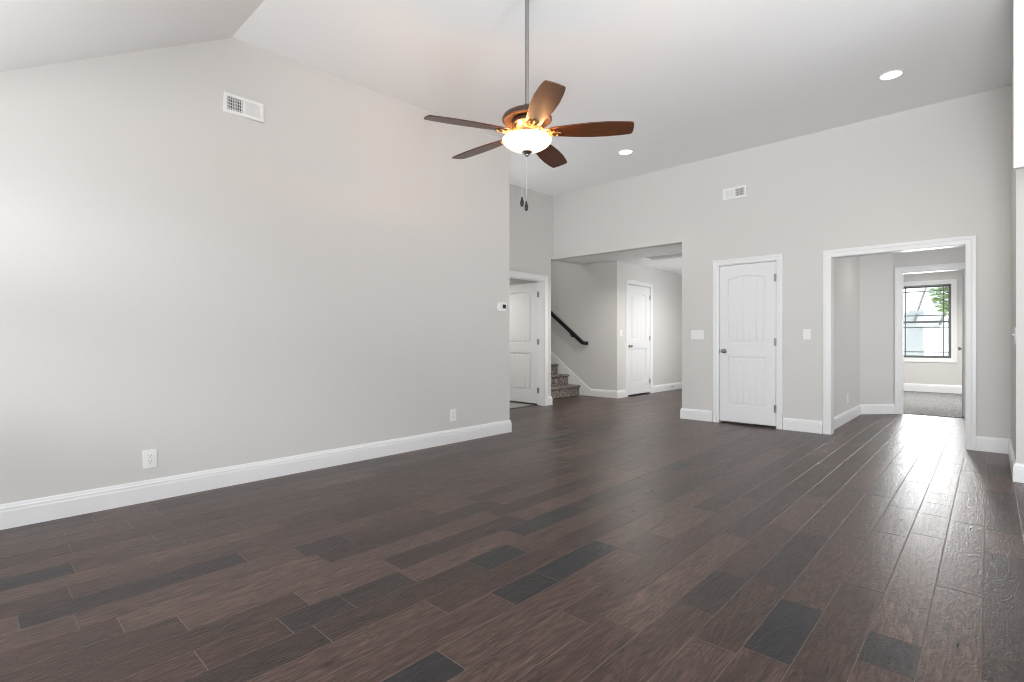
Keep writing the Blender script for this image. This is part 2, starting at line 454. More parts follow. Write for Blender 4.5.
def planks():
    bm = bmesh.new()
    lay = bm.verts.layers.float_color.new('plank')
    rnd = random.Random(11)
    areas = []   # rows run along Y; extents by X
    n0 = int(math.floor((-5.45 - X0) / W)); n1 = int(math.ceil((XE - X0) / W))
    def plank(xa, xb, ya, yb, tone):
        c = (tone, rnd.random(), rnd.random(), 1)
        g = 0.0002; e = 0.0020; h = 0.0010
        xs = (xa + g, xb - g); ys = (ya + g, yb - g)
        if ys[1] - ys[0] < 0.03: return
        top = [bm.verts.new(p) for p in ((xs[0] + e, ys[0] + e, 0), (xs[1] - e, ys[0] + e, 0), (xs[1] - e, ys[1] - e, 0), (xs[0] + e, ys[1] - e, 0))]
        low = [bm.verts.new(p) for p in ((xs[0], ys[0], -h), (xs[1], ys[0], -h), (xs[1], ys[1], -h), (xs[0], ys[1], -h))]
        dn = [bm.verts.new((v.co.x, v.co.y, -0.012)) for v in low]
        for v in top: v[lay] = c
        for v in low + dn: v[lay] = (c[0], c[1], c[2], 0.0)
        bm.faces.new(top)
        for k in range(4):
            bm.faces.new((low[k], low[(k + 1) % 4], top[(k + 1) % 4], top[k]))
            bm.faces.new((dn[k], dn[(k + 1) % 4], low[(k + 1) % 4], low[k]))
    for n in range(n0, n1):
        xa, xb = X0 + n * W, X0 + (n + 1) * W
        xm = (xa + xb) / 2
        ylo = YB + 0.0
        if xm < XR: yhi = HALL_Y + 4.2
        elif xm < HALL_X + 0.1: yhi = HALL_Y + 4.2
        elif xm < -2.8: yhi = HALL_Y + 4.2
        elif xm < FOY_X: yhi = 7.9
        elif xm < 1.7: yhi = BED_Y0 + 0.10
        else: yhi = YP + 0.05
        if xm < XL - 0.06: ylo = YLE - 0.02
        spans = sorted(FIX.get(n, []))
        y = ylo - rnd.random() * 0.9
        cur = []
        fixed = list(spans)
        def tone():
            r = rnd.random()
            if r < 0.04: return rnd.uniform(0.1, 0.24)
            if r < 0.2: return rnd.uniform(0.3, 0.44)
            return rnd.uniform(0.46, 0.90)
        while y < yhi:
            nxt = next((f for f in fixed if f[1] > y + 1e-4), None)
            if nxt and y >= nxt[0] - 1e-4:
                cur.append((y, nxt[1], nxt[2])); y = nxt[1]; continue
            ln = rnd.choice((0.3, 0.45, 0.6, 0.8, 1.0, 1.2, 1.2))
            ye = y + ln
            if nxt and ye > nxt[0] - 0.2: ye = nxt[0]
            cur.append((y, ye, tone())); y = ye
        for ya, yb, t in cur:
            ya, yb = max(ya, ylo), min(yb, yhi)
            if yb > ya: plank(xa, xb, ya, yb, t)
    return bm
bm = planks()
lay = bm.verts.layers.float_color['plank']
fs = box(bm, -5.47, XE + 0.1, YB - 0.1, BED_Y0 + 0.1, -0.06, -0.010)
fs += box(bm, -9.0, -2.8, HALL_Y - 1.5, 12.5, -0.06, -0.011)
for f in fs:
    for v in f.verts: v[lay] = (0.9, 0.5, 0.5, 1)
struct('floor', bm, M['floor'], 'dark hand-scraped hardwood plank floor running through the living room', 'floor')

bm = bmesh.new(); box(bm, -2.6, 2.0, BED_Y0 + 0.10, BED_Y1 + 0.1, -0.06, 0.008)
struct('floor_bedroom', bm, M['carpet'], 'grey carpet of the bedroom beyond the cased opening', 'carpet')
bm = bmesh.new(); box(bm, -8.2, -5.46, 4.24, 6.66, -0.06, -0.002)
struct('floor_side_room', bm, M['tile'], 'pale floor of the room behind the half hidden open door', 'floor')

# ------------------------------------------------------------------ ceilings
bm = bmesh.new()
und = [(YB - 0.12, 2.29), (YK, 2.29), (RIDGE_Y, RIDGE_Z), (YF + T, ceil_z(YF + T))]
prism(bm, und + [(y, z + 0.14) for y, z in und[::-1]], -5.45, XE + 0.12, 'x')
struct('ceiling', bm, M['ceiling'], 'white vaulted ceiling of the living room', 'ceiling')
bm = bmesh.new()
box(bm, -5.82, -2.8, YF + T, 12.6, HALL_Z, HALL_Z + 0.14)
struct('ceiling_hall', bm, M['ceiling'], 'flat white ceiling of the stair hall behind the far opening', 'ceiling')
bm = bmesh.new()
box(bm, FOY_X - 0.3, 2.0, YF + T, BED_Y0 + 0.02, FOY_Z, FOY_Z + 0.14)
struct('ceiling_foyer', bm, M['ceiling'], 'flat white ceiling of the foyer behind the right cased opening', 'ceiling')
bm = bmesh.new(); box(bm, -2.6, 2.0, BED_Y0 + T - 0.02, BED_Y1 + 0.1, 2.47, 2.6)
struct('ceiling_bedroom', bm, M['ceiling'], 'flat white ceiling of the bedroom beyond the foyer', 'ceiling')
bm = bmesh.new(); box(bm, -8.2, -5.45, 4.24, 6.72, 2.44, 2.56)
struct('ceiling_side_room', bm, M['ceiling'], 'white ceiling of the room behind the open door', 'ceiling')

# ------------------------------------------------------------------ walls
def wall_grid(name, axis, c0, c1, a0, a1, z0, z1, holes, label, mat=None):
    """wall slab from a0..a1 (along), c0..c1 (through) with rectangular holes (a,b,z,z)"""
    bm = bmesh.new()
    aa = sorted({a0, a1, *[h[0] for h in holes], *[h[1] for h in holes]})
    for s, e in zip(aa, aa[1:]):
        hs = sorted([h for h in holes if h[0] <= s + 1e-6 and h[1] >= e - 1e-6], key=lambda h: h[2])
        z = z0
        for h in hs + [(0, 0, z1, z1)]:
            if h[2] > z + 1e-6:
                if axis == 'x': box(bm, s, e, c0, c1, z, h[2])
                else: box(bm, c0, c1, s, e, z, h[2])
            z = h[3]
    bmesh.ops.remove_doubles(bm, verts=bm.verts, dist=1e-5)
    seen = {}                               # drop the doubled faces inside the slab
    for f in list(bm.faces):
        key = frozenset(v.index for v in f.verts)
    return struct(name, bm, mat or M['wall'], label, 'wall')

# left gable wall (profile follows the vault) with its far end and the return
bm = bmesh.new()
prof = [(YB, 0), (YLE, 0), (YLE, ceil_z(YLE) + .03), (RIDGE_Y, RIDGE_Z + .03), (YK, 2.32), (YB, 2.32)]
prism(bm, prof, XL - T, XL, 'x')
box(bm, XR - 0.02, XL - T, YLE - T, YLE, 0, ceil_z(YLE) + .03)
struct('wall_left', bm, M['wall'], 'long pale greige gable wall on the left', 'wall')

DR0, DR1, DRH = 5.60, 6.485, 2.045          # door opening of the recessed wall
wall_grid('wall_recess', 'y', XR - 0.14, XR, YLE - T, YF, 0, ceil_z(YF) + .03, [(DR0, DR1, 0, DRH), (YRE, YF, 0, OPEN_Z)], 'greige recessed wall holding the half hidden open door')
bm = bmesh.new()
box(bm, -9.0, XR - 0.14, 6.60, YRE, 0, 4.6)
struct('wall_stair_near', bm, M['wall'], 'greige partition between the stairs and the side room', 'wall')

D1A, D1B, D1H = -2.590, -1.878, 2.045      # closed closet door
C2A, C2B, C2H = -1.313, -0.173, 2.008      # cased opening to the foyer
wall_grid('wall_far', 'x', YF, YF + T, XR - 0.14, XP + T, 0, ceil_z(YF) + .03,
          [(XR - 0.14, OPEN_X1, 0, OPEN_Z), (D1A, D1B, 0, D1H), (C2A, C2B, 0, C2H)][0:3], 'greige far wall with stair hall opening, white door and cased opening')
bm = bmesh.new()
box(bm, XP, XP + T, YP, YF, 0, ceil_z(YF) + .03)
struct('wall_pier', bm, M['wall'], 'short greige wall and pier at the right edge', 'wall')
bm = bmesh.new()
box(bm, 0.108, XE, 4.45, 4.50, 2.136, ceil_z(4.45) + .03)
struct('wall_pier_header', bm, M['wall'], 'white dropped header at the top of the right edge', 'wall', bevel=0.004)

wall_grid('wall_rear', 'x', YB - T, YB, XL - T, XE + T, 0, 2.32, [(a, b, 1.24 if a < -3 else 0.45, 2.1) for a, b in REAR_WINDOWS], 'greige rear wall with windows behind the camera')
wall_grid('wall_right', 'y', XE, XE + T, YB - T, YP + T, 0, 3.5, [(a, b, 0.65, 2.25) for a, b in SIDE_WINDOWS], 'greige right wall with kitchen windows out of the frame')

bm = bmesh.new(); box(bm, XP + T, XE, YP, YP + T, 0, ceil_z(YP) + .03)
struct('wall_kitchen', bm, M['wall'], 'greige kitchen wall continuing right of the pier', 'wall')
# stair hall
bm = bmesh.new()
box(bm, -9.0, HALL_X - T, HALL_Y, HALL_Y + T, 0, 4.6)
struct('wall_stair', bm, M['wall'], 'greige wall beside the carpeted stairs carrying the black handrail', 'wall')
HD0, HD1, HDH = 8.60, 9.50, 2.15
wall_grid('wall_hall', 'y', HALL_X - T, HALL_X, HALL_Y, 12.5, 0, HALL_Z + .03, [(HD0, HD1, 0, HDH)], 'greige hall wall holding the narrow white hall door')
bm = bmesh.new(); box(bm, HALL_X, -2.8, 12.4, 12.52, 0, HALL_Z + .03)
struct('wall_hall_end', bm, M['wall'], 'greige end wall of the stair hall, mostly hidden', 'wall')
bm = bmesh.new()
box(bm, -2.92, -2.8, YF + T, 9.0, 0, HALL_Z + .03); box(bm, -2.92, -2.8, 10.2, 12.5, 0, HALL_Z + .03)
box(bm, -2.92, -2.8, 9.0, 10.2, 0, 0.4); box(bm, -2.92, -2.8, 9.0, 10.2, 2.3, HALL_Z + .03); box(bm, -2.8, FOY_X - T, 7.75, 7.87, 0, 2.6)
struct('wall_hall_right', bm, M['wall'], 'hidden wall between stair hall and closet', 'wall')
bm = bmesh.new()
box(bm, -9.1, -9.0, 6.66, HALL_Y + T, 0, 4.6); box(bm, -9.1, -5.82, 6.66, HALL_Y + T, 4.6, 4.7)
box(bm, -5.82, -5.70, YF + T, HALL_Y, HALL_Z + .14, 4.7)
struct('wall_stairwell', bm, M['wall'], 'upper shaft of the stairwell above the stairs', 'wall')
bm = bmesh.new(); box(bm, HALL_X - 0.9, HALL_X - 0.8, HALL_Y + T, 10.4, 0, 2.6)
box(bm, HALL_X - 0.9, HALL_X - T, 10.3, 10.4, 0, 2.6); box(bm, HALL_X - 0.9, HALL_X - T, HALL_Y + T, 10.4, 2.5, 2.6)
struct('wall_hall_closet', bm, M['wall'], 'closet shell behind the hall door', 'wall')
# side room behind the open door
bm = bmesh.new()
box(bm, -8.2, -8.1, 4.12, 6.66, 0, 2.5); box(bm, -8.2, XR - 0.14, 4.12, 4.24, 0, 2.5)
struct('wall_side_room', bm, M['wall'], 'walls of the small room behind the open door', 'wall')

# foyer: left wall, angled wall, bedroom door wall
AX0, AY0, AX1, AY1 = FOY_X, 8.86, -1.012, BED_Y0
bm = bmesh.new()
prism(bm, [(FOY_X, YF + T), (AX0, AY0), (AX1, AY1), (AX1, AY1 + T), (FOY_X - T, AY1 + T), (FOY_X - T, YF + T)], 0, FOY_Z + .03, 'z')
struct('wall_foyer_left', bm, M['wall'], 'greige foyer wall with its angled end beyond the cased opening', 'wall')
B0, B1, BH = -0.932, -0.237, 2.045
wall_grid('wall_bedroom_door', 'x', BED_Y0, BED_Y0 + T, AX1, 2.0, 0, FOY_Z + .15, [(B0, B1, 0, BH)], 'greige foyer wall around the open bedroom doorway')
wall_grid('wall_foyer_right', 'y', 1.6, 1.6 + T, YF, BED_Y0, 0, FOY_Z + .03, [(7.6, 8.6, 0.2, 2.1)], 'hidden foyer wall with the front door glass')
bm = bmesh.new(); box(bm, XP + T, 1.72, YF, YF + T, 0, FOY_Z + .03)
struct('wall_foyer_front', bm, M['wall'], 'hidden foyer wall behind the pier', 'wall')
# bedroom
WX0, WX1, WZ0, WZ1 = -1.414, -0.561, 0.705, 2.198
wall_grid('wall_bedroom_back', 'x', BED_Y1, BED_Y1 + T, -2.6, 2.0, 0, 2.5, [(WX0, WX1, WZ0, WZ1)], 'pale bedroom wall around the bright window')
bm = bmesh.new(); box(bm, -2.6, -2.48, BED_Y0 + T, BED_Y1, 0, 2.5); box(bm, 1.88, 2.0, BED_Y0 + T, BED_Y1, 0, 2.5)
box(bm, -2.6, FOY_X - T, BED_Y0, BED_Y0 + T, 0, 2.5)
struct('wall_bedroom_side', bm, M['wall'], 'hidden side walls of the bedroom', 'wall')

# ------------------------------------------------------------------ baseboards, casings, jambs
BBH = 0.141
BBP = [(0, 0), (0.018, 0), (0.018, 0.098), (0.0155, 0.106), (0.0155, 0.118), (0.011, 0.124), (0.009, 0.134), (0.005, BBH), (0, BBH)]
def baseboard(name, paths, label, hh=1.0):
    bm = bmesh.new()
    for p in paths:
        sweep(bm, p, [(u, v * hh) for u, v in BBP], to3=lambda a, b, v: (a, b, v))
    return struct(name, bm, M['trim'], label, 'baseboard')

# paths run so that the room lies on the left of the travelling direction
baseboard('baseboard_left', [[(XR + .02, YLE), (XL, YLE), (XL, YB)]], 'tall white baseboard along the long left wall')
baseboard('baseboard_recess', [[(XR - 0.14, YRE), (XR, YRE), (XR, DR1 + 0.078)], [(XR, DR0 - 0.085), (XR, YLE)]], 'white baseboard wrapping the wall corner beside the stairs')
baseboard('baseboard_far', [[(D1A - 0.068, YF), (OPEN_X1, YF), (OPEN_X1, YF + T)]], 'white baseboard on the far wall left of the white door')
baseboard('baseboard_far_centre', [[(C2A - 0.084, YF), (D1B + 0.068, YF)]], 'white baseboard on the far wall between door and cased opening')
baseboard('baseboard_pier', [[(XE, YP), (XP, YP), (XP, YF), (C2B + 0.08, YF)]], 'white baseboard wrapping the right pier')
baseboard('baseboard_foyer', [[(AX1, AY1), (AX0, AY0), (FOY_X, YF + T)]], 'white baseboard of the foyer with its angled end')
baseboard('baseboard_bedroom', [[(1.88, BED_Y1), (-2.48, BED_Y1)]], 'white baseboard under the bedroom window', 1.2)
baseboard('baseboard_hall', [[(HALL_X, HD0 - 0.075), (HALL_X, HALL_Y), (-5.60, HALL_Y)]], 'white baseboard wrapping the hall corner between stairs and hall door')
baseboard('baseboard_hall_far', [[(-2.92, 12.4), (HALL_X, 12.4), (HALL_X, HD1 + 0.075)]], 'white baseboard along the hall beyond the hall door')

CASP = lambda w: [(0, 0), (0, 0.011), (0.006, 0.014), (w * 0.55, 0.016), (w * 0.62, 0.020), (w - 0.004, 0.020), (w, 0.017), (w, 0)]
def casing(name, a0, a1, h, w, place, label, closed_z0=None):
    """picture-frame casing in local x/z, front towards -y, then placed"""
    bm = bmesh.new()
    prof = CASP(w)
    if closed_z0 is None:
        path = [(a0, 0), (a0, h), (a1, h), (a1, 0)]
        sweep(bm, path, prof, to3=lambda a, b, v: (a, -v, b))
    else:
        path = [(a0, closed_z0), (a0, h), (a1, h), (a1, closed_z0)]
        sweep(bm, path, prof, closed=True, to3=lambda a, b, v: (a, -v, b))
    return struct(name, bm, M['trim'], label, 'door trim' if closed_z0 is None else 'window trim', loc=place[0], rotz=place[1])

casing('trim_1', D1A + 0.004, D1B - 0.004, D1H - 0.006, 0.066, ((0, YF, 0), 0), 'white casing around the closed door on the far wall')
casing('trim_2', C2A, C2B, C2H, 0.080, ((0, YF, 0), 0), 'wide white casing around the foyer opening on the far wall')
casing('trim_3', 0.006, DR1 - DR0 - 0.006, DRH - 0.006, 0.080, ((XR, DR0, 0), PI / 2), 'white casing around the open door of the recessed wall')
casing('trim_4', 0.006, HD1 - HD0 - 0.006, HDH - 0.006, 0.072, ((HALL_X, HD0, 0), PI / 2), 'white casing around the narrow hall door')
casing('trim_5', B0 + 0.006, B1 - 0.006, BH - 0.006, 0.082, ((0, BED_Y0, 0), 0), 'white casing around the bedroom doorway')
casing('trim_6', WX0, WX1, WZ1, 0.088, ((0, BED_Y1, 0), 0), 'white picture-frame casing around the bedroom window', closed_z0=WZ0)

def jamb(name, axis, c0, c1, a0, a1, h, label, stop=None):
    bm = bmesh.new(); t = 0.014
    for (s, e, z0, z1) in ((a0, a0 + t, 0, h), (a1 - t, a1, 0, h), (a0 + t, a1 - t, h - t, h)):
        if axis == 'x': box(bm, s, e, c0, c1, z0, z1)
        else: box(bm, c0, c1, s, e, z0, z1)
    return struct(name, bm, M['trim'], label, 'door jamb')
jamb('trim_7', 'x', YF + 0.002, YF + T + 0.004, C2A - 0.013, C2B + 0.013, C2H + 0.013, 'white jamb lining the foyer cased opening')
jamb('trim_8', 'y', XR - 0.142, XR - 0.001, DR0, DR1, DRH, 'white jamb lining the open recessed door')
jamb('trim_9', 'x', YF + 0.001, YF + T, D1A, D1B, D1H, 'white jamb lining the closed far door')
jamb('trim_10', 'y', HALL_X - T, HALL_X - 0.001, HD0, HD1, HDH, 'white jamb lining the hall door')
jamb('trim_11', 'x', BED_Y0 + 0.001, BED_Y0 + T, B0, B1, BH, 'white jamb lining the bedroom doorway')
bm = bmesh.new(); box(bm, XR - 0.165, XR - 0.115, DR0 + .014, DR1 - .014, -0.002, 0.006)
struct('trim_12', bm, M['threshold'], 'dark threshold strip under the open recessed door', 'threshold', bevel=0.002)

# stair skirt board on the stair wall
bm = bmesh.new()
sk = [(-5.60, 0), (-5.60, BBH * 0.98), (-5.615, BBH), (-5.615 - 2.6, BBH + 2.6 * 0.74), (-5.615 - 2.6, 0)]
prism(bm, sk, HALL_Y - 0.017, HALL_Y - 0.0005, 'y')
struct('trim_13', bm, M['trim'], 'white skirt board rising beside the stairs', 'skirt board', bevel=0.003)

# ------------------------------------------------------------------ doors
def arch_loop(x0, x1, z0, z1, rise, n=14):
    pts = [(x0, z0), (x1, z0), (x1, z1 - rise)]
    for k in range(1, n):
        t = k / n
        x = x1 + (x0 - x1) * t
        pts.append((x, z1 - rise + rise * (math.sin(PI * t) ** 0.8)))
    pts.append((x0, z1 - rise))
    return pts

def stand(bm, y):
    """turn an XY flat shape (thickness +z) upright: x, z, front at y going to -y"""
    for v in bm.verts: v.co = Vector((v.co.x, y - v.co.z, v.co.y))
    return bm

def join(bm, other):
    me = bpy.data.meshes.new('tmp'); other.to_mesh(me); other.free(); bm.from_mesh(me); bpy.data.meshes.remove(me)

def door_mesh(w, h, both=True):
    """two-panel camber-top plank door; x 0..w, z 0..h, y 0 (front) .. 0.035"""
    bm = bmesh.new(); th = 0.035
    st = w * 0.168 if w > 0.6 else 0.11
    s = h / 2.03
    p_lo = (0.215 * s, 0.845 * s); p_hi = (1.02 * s, 1.885 * s)
    rise = 0.042
    box(bm, 0.002, w - 0.002, 0.0145, th - 0.0145, 0.002, h - 0.002)
    def face(front):
        fr = flat_shape([[(0, 0), (w, 0), (w, h), (0, h)],
                         arch_loop(st, w - st, p_lo[0], p_lo[1], 0.0001, 3),
                         arch_loop(st, w - st, p_hi[0], p_hi[1], rise)], 0.0150, 0.0040)
        # fr occupies z 0..0.0105
        fields = []
        for (z0, z1), rs in ((p_lo, 0.0), (p_hi, rise)):
            m_ = 0.030
            x0, x1 = st + m_, w - st - m_
            n = 5
            for k in range(n):
                a = x0 + (x1 - x0) * k / n; b = x0 + (x1 - x0) * (k + 1) / n
                def top(x):
                    t = (x - st) / (w - 2 * st)
                    return z1 - rs + rs * (math.sin(PI * min(max(t, 0), 1)) ** 0.8) - m_
                tl = [(b - (b - a) * j / 4, top(b - (b - a) * j / 4)) for j in range(5)] if rs else [(b, z1 - m_), (a, z1 - m_)]
                fields.append([(a, z0 + m_), (b, z0 + m_)] + tl)
        fl = flat_shape(fields, 0.0115, 0.0040)
        join(fr, fl)
        for v in fr.verts:
            if front: v.co = Vector((v.co.x, 0.0150 - v.co.z, v.co.y))
            else: v.co = Vector((v.co.x, th - 0.0150 + v.co.z, v.co.y))
        return fr
    join(bm, face(True))
    if both: join(bm, face(False))
    return bm

def knob_parts(parent, x, z, yface, sgn=-1):
    """round knob on a rose; sgn -1 = towards -y"""
    rot = Matrix.Translation((x, yface, z)) @ Matrix.Rotation(PI / 2 if sgn < 0 else -PI / 2, 4, 'X')
    bm = bmesh.new()
    lathe(bm, [(0, 0), (0.031, 0), (0.031, 0.004), (0.027, 0.008), (0.014, 0.011), (0.011, 0.020), (0.012, 0.030), (0.021, 0.036), (0.0275, 0.046), (0.027, 0.056), (0.019, 0.064), (0, 0.066)], 24, mat=rot)
    return mk('knob', bm, M['nickel'], parent, smooth=True)

def hinges(parent, x, zs, y, ny=-1):
    for z in zs:
        bm = bmesh.new()
        tube(bm, [(x, y, z - 0.045), (x, y, z + 0.045)], 0.0065, 10)
        lathe(bm, [(0, 0.045), (0.005, 0.046), (0.005, 0.051), (0, 0.053)], 10, (x, y, z))
        box(bm, x - 0.024, x - 0.001, y + 0.003, y + 0.006, z - 0.044, z + 0.044)
        box(bm, x + 0.001, x + 0.012, y + 0.004, y + 0.007, z - 0.044, z + 0.044)
        mk('hinge', bm, M['nickel'], parent, smooth=True)

def make_door(name, w, h, loc, rotz, label, knob_x=None, knob_z=0.92, hinge_x=None, both_knobs=False, latch_x=None, hz=(0.20, 1.03, 1.83)):
    root = empty(name, label, 'door', loc, rotz, kind='structure')
    mk('door_slab', door_mesh(w, h), M['door'], root)
    if knob_x is not None:
        knob_parts(root, knob_x, knob_z, 0)
        if both_knobs: knob_parts(root, knob_x, knob_z, 0.035, 1)
    if latch_x is not None:
        bm = bmesh.new(); box(bm, latch_x - 0.012, latch_x + 0.004, -0.003, 0.004, knob_z - 0.028, knob_z + 0.028)
        mk('latch_plate', bm, M['nickel'], root, bevel=0.001)
    if hinge_x is not None: hinges(root, hinge_x, hz, -0.004)
    return root

# closed closet door of the far wall
make_door('door_1', D1B - D1A - 0.036, 2.000, (D1A + 0.018, YF + 0.006, 0.026), 0, 'closed white two-panel door on the far wall beside the light switches',
          knob_x=0.062, knob_z=0.905, hinge_x=D1B - D1A - 0.033, latch_x=0.004, hz=(0.21, 1.02, 1.80))
# open door of the recessed wall : hinged on its far jamb, swung into the side room
ang = PI - math.radians(3)
r = make_door('door_2', 0.845, 2.000, (XR - 0.145, DR1 - 0.012, 0.022), 0, 'white two-panel door standing open, half hidden behind the left wall')
# local x runs away from the hinge (towards -X); the face seen looks to -Y
for ch in r.children:
    for v in ch.data.vertices: v.co.x = -v.co.x
    ch.data.flip_normals()
r.rotation_euler = (0, 0, math.radians(-2.0))
bm = bmesh.new(); box(bm, 0.001, 0.012, 0.002, 0.030, 0.0, 2.0); mk('hinge_gap_shade', bm, M['slot'], r)  # added dark strip stands in for shade in the hinge-side gap
for z in (0.22, 1.02, 1.80):
    bm = bmesh.new()
    tube(bm, [(0.006, -0.004, z - 0.045), (0.006, -0.004, z + 0.045)], 0.0065, 10)
    box(bm, 0.004, 0.009, -0.003, 0.030, z - 0.045, z + 0.045); box(bm, 0.009, 0.045, -0.0035, -0.0005, z - 0.045, z + 0.045)
    mk('hinge', bm, M['nickel'], r, smooth=True)
# hall door
make_door('door_3', HD1 - HD0 - 0.034, HDH - 0.045, (HALL_X - 0.006, HD0 + 0.017, 0.024), PI / 2, 'narrow white two-panel door in the stair hall behind the opening',
          knob_x=0.060, knob_z=0.93, hinge_x=HD1 - HD0 - 0.031, hz=(0.22, 1.08, 1.90))
# bedroom door, open at a right angle; its edge faces us
make_door('door_4', 0.69, 2.000, (B1 - 0.006, BED_Y0 + T + 0.012, 0.02), PI / 2, 'white bedroom door standing open, seen edge on beside the bright window',
          knob_x=0.63, knob_z=0.925, both_knobs=True)

# ------------------------------------------------------------------ bedroom window and the view
def make_window(name, x0, x1, z0, z1, y, label, frame_mat, grid=None, meet=None):
    """double-hung window in an x/z opening, room side towards -y; children in place"""
    bm = bmesh.new(); d0, d1 = y + 0.035, y + 0.10; f = 0.034
    def ring(bm, a0, a1, b0, b1, w, c0, c1):
        box(bm, a0, a0 + w, c0, c1, b0, b1); box(bm, a1 - w, a1, c0, c1, b0, b1)
        box(bm, a0 + w, a1 - w, c0, c1, b0, b0 + w); box(bm, a0 + w, a1 - w, c0, c1, b1 - w, b1)
    root = empty(name, label, 'window', (0, 0, 0), 0, kind='structure')
    ring(bm, x0, x1, z0, z1, 0.014, y + 0.001, y + T); mk('window_jamb', bm, frame_mat, root)
    meet = meet if meet is not None else (z0 + z1) / 2
    for (b0, b1, c0) in ((z0 + .014, meet + 0.012, y + 0.045), (meet - 0.012, z1 - .014, y + 0.072)):
        bm = bmesh.new(); ring(bm, x0 + .014, x1 - .014, b0, b1, f, c0, c0 + 0.026)
        s = mk('sash', bm, frame_mat, root, bevel=0.002)
        bm = bmesh.new(); box(bm, x0 + .014 + f, x1 - .014 - f, c0 + 0.011, c0 + 0.015, b0 + f, b1 - f)
        mk('pane', bm, M['glass'], s)
        if grid:
            bm = bmesh.new(); g = 0.010
            for gx in grid[0]: box(bm, gx - g, gx + g, c0 + 0.007, c0 + 0.019, b0 + f, b1 - f)
            for gz in grid[1]:
                if b0 + f < gz < b1 - f:
                    box(bm, x0 + .014 + f, x1 - .014 - f, c0 + 0.0065, c0 + 0.0195, gz - g, gz + g)
            mk('muntins', bm, frame_mat, s)
    return root
make_window('window_1', WX0, WX1, WZ0, WZ1, BED_Y1, 'bright grilled window of the bedroom seen through two doorways', M['vinyl'],
            ((-1.295, -0.680), (2.076, 1.577, 1.330, 0.825)), 1.444)

for i, (a, b) in enumerate(REAR_WINDOWS):
    root = make_window('window_%d' % (i + 2), a, b, 1.24 if i == 0 else 0.45, 2.1, 0, 'white window of the rear wall behind the camera, window %s' % ('by the left corner', 'left of the camera', 'behind the camera', 'right of the camera')[i], M['wvinyl'])
    root.location = (0, YB, 0); root.rotation_euler = (0, 0, PI)
    for ch in root.children:
        ch.location = (-(a + b), 0, 0)
for i, (a, b) in enumerate(SIDE_WINDOWS):
    root = make_window('window_%d' % (i + 6), a, b, 0.65, 2.25, 0, 'white kitchen window of the right wall, %s' % ('nearer the rear', 'nearer the pier')[i], M['wvinyl'])
    root.location = (XE, 0, 0); root.rotation_euler = (0, 0, -PI / 2)
    for ch in root.children:
        ch.location = (-(a + b), 0, 0)

root = make_window('window_8', 9.0, 10.2, 0.4, 2.3, 0, 'white unseen hall window added for the fill light', M['wvinyl'])  # window added out of view to carry the hall fill light
root.location = (-2.92, 0, 0); root.rotation_euler = (0, 0, -PI / 2)
for ch in root.children: ch.location = (-19.2, 0, 0)
# ---- outside the bedroom window
bm = bmesh.new(); box(bm, -14, 10, 14.2, 40, -0.62, -0.5)
struct('ground', bm, M['ground'], 'pale sunlit ground outside the bedroom window', 'ground')
hs = empty('neighbour_house', 'pale house with blue-grey corner seen through the bedroom window', 'house', (-2.5, 20.0, -0.5))
bm = bmesh.new(); box(bm, -3.5, 0.62, 0.6, 6.0, 0, 2.5)
mk('siding_wall', bm, M['siding'], hs)
bm = bmesh.new(); box(bm, 0.62, 0.98, 0.45, 0.75, 0, 2.5); box(bm, 0.36, 0.62, 0.5, 0.6, 0, 2.42)
mk('porch_post', bm, M['bluewall'], hs)
bm = bmesh.new()
q = [(0.84, -0.05, 2.10), (1.40, -0.05, 2.02), (1.72, 3.8, 3.70), (0.95, 3.8, 3.80)]
A = [bm.verts.new(p) for p in q]; B = [bm.verts.new((x, y, z - 0.10)) for x, y, z in q]
bm.faces.new(A); bm.faces.new(B[::-1])
for k in range(4): bm.faces.new((A[k], B[k], B[(k + 1) % 4], A[(k + 1) % 4]))
mk('porch_roof', bm, M['roofing'], hs)
bm = bmesh.new()
for a, b in (((0.80, -0.08, 2.12), (0.92, 3.8, 3.85)), ((1.42, -0.08, 2.04), (1.75, 3.8, 3.74))): tube(bm, [a, b], 0.035, 8)
mk('roof_edge', bm, M['vinyl'], hs)

def make_tree(loc, h, rad, label):
    t = empty('leafy_tree', label, 'tree', loc)
    bm = bmesh.new(); tube(bm, [(0, 0, 0), (0.05, 0, h * .35), (0, .05, h * .7)], [0.16, 0.12, 0.05], 10)
    mk('trunk', bm, M['bark'], t)
    bm = bmesh.new(); rn = random.Random(3)
    for k in range(2600):
        th = rn.random() * 2 * PI; ph = math.acos(rn.uniform(-1, 1)); rr = rad * rn.random() ** 0.4
        p = Vector((rr * math.sin(ph) * math.cos(th), rr * math.sin(ph) * math.sin(th), h * .66 + 1.25 * rr * math.cos(ph)))
        s = rn.uniform(0.07, 0.15)
        R = Matrix.Rotation(rn.random() * 6.3, 3, 'Z') @ Matrix.Rotation(rn.uniform(-1.2, 1.2), 3, 'X')
        q = [p + R @ Vector(c) * s for c in ((-1, 0, 0), (0, -.45, .1), (1, 0, 0), (0, .45, .1))]
        bm.faces.new([bm.verts.new(c) for c in q])
    mk('foliage', bm, M['leaf'], t)
make_tree((-0.30, 19.0, -0.5), 4.7, 0.95, 'green leafy tree outside the bedroom window at its upper right')

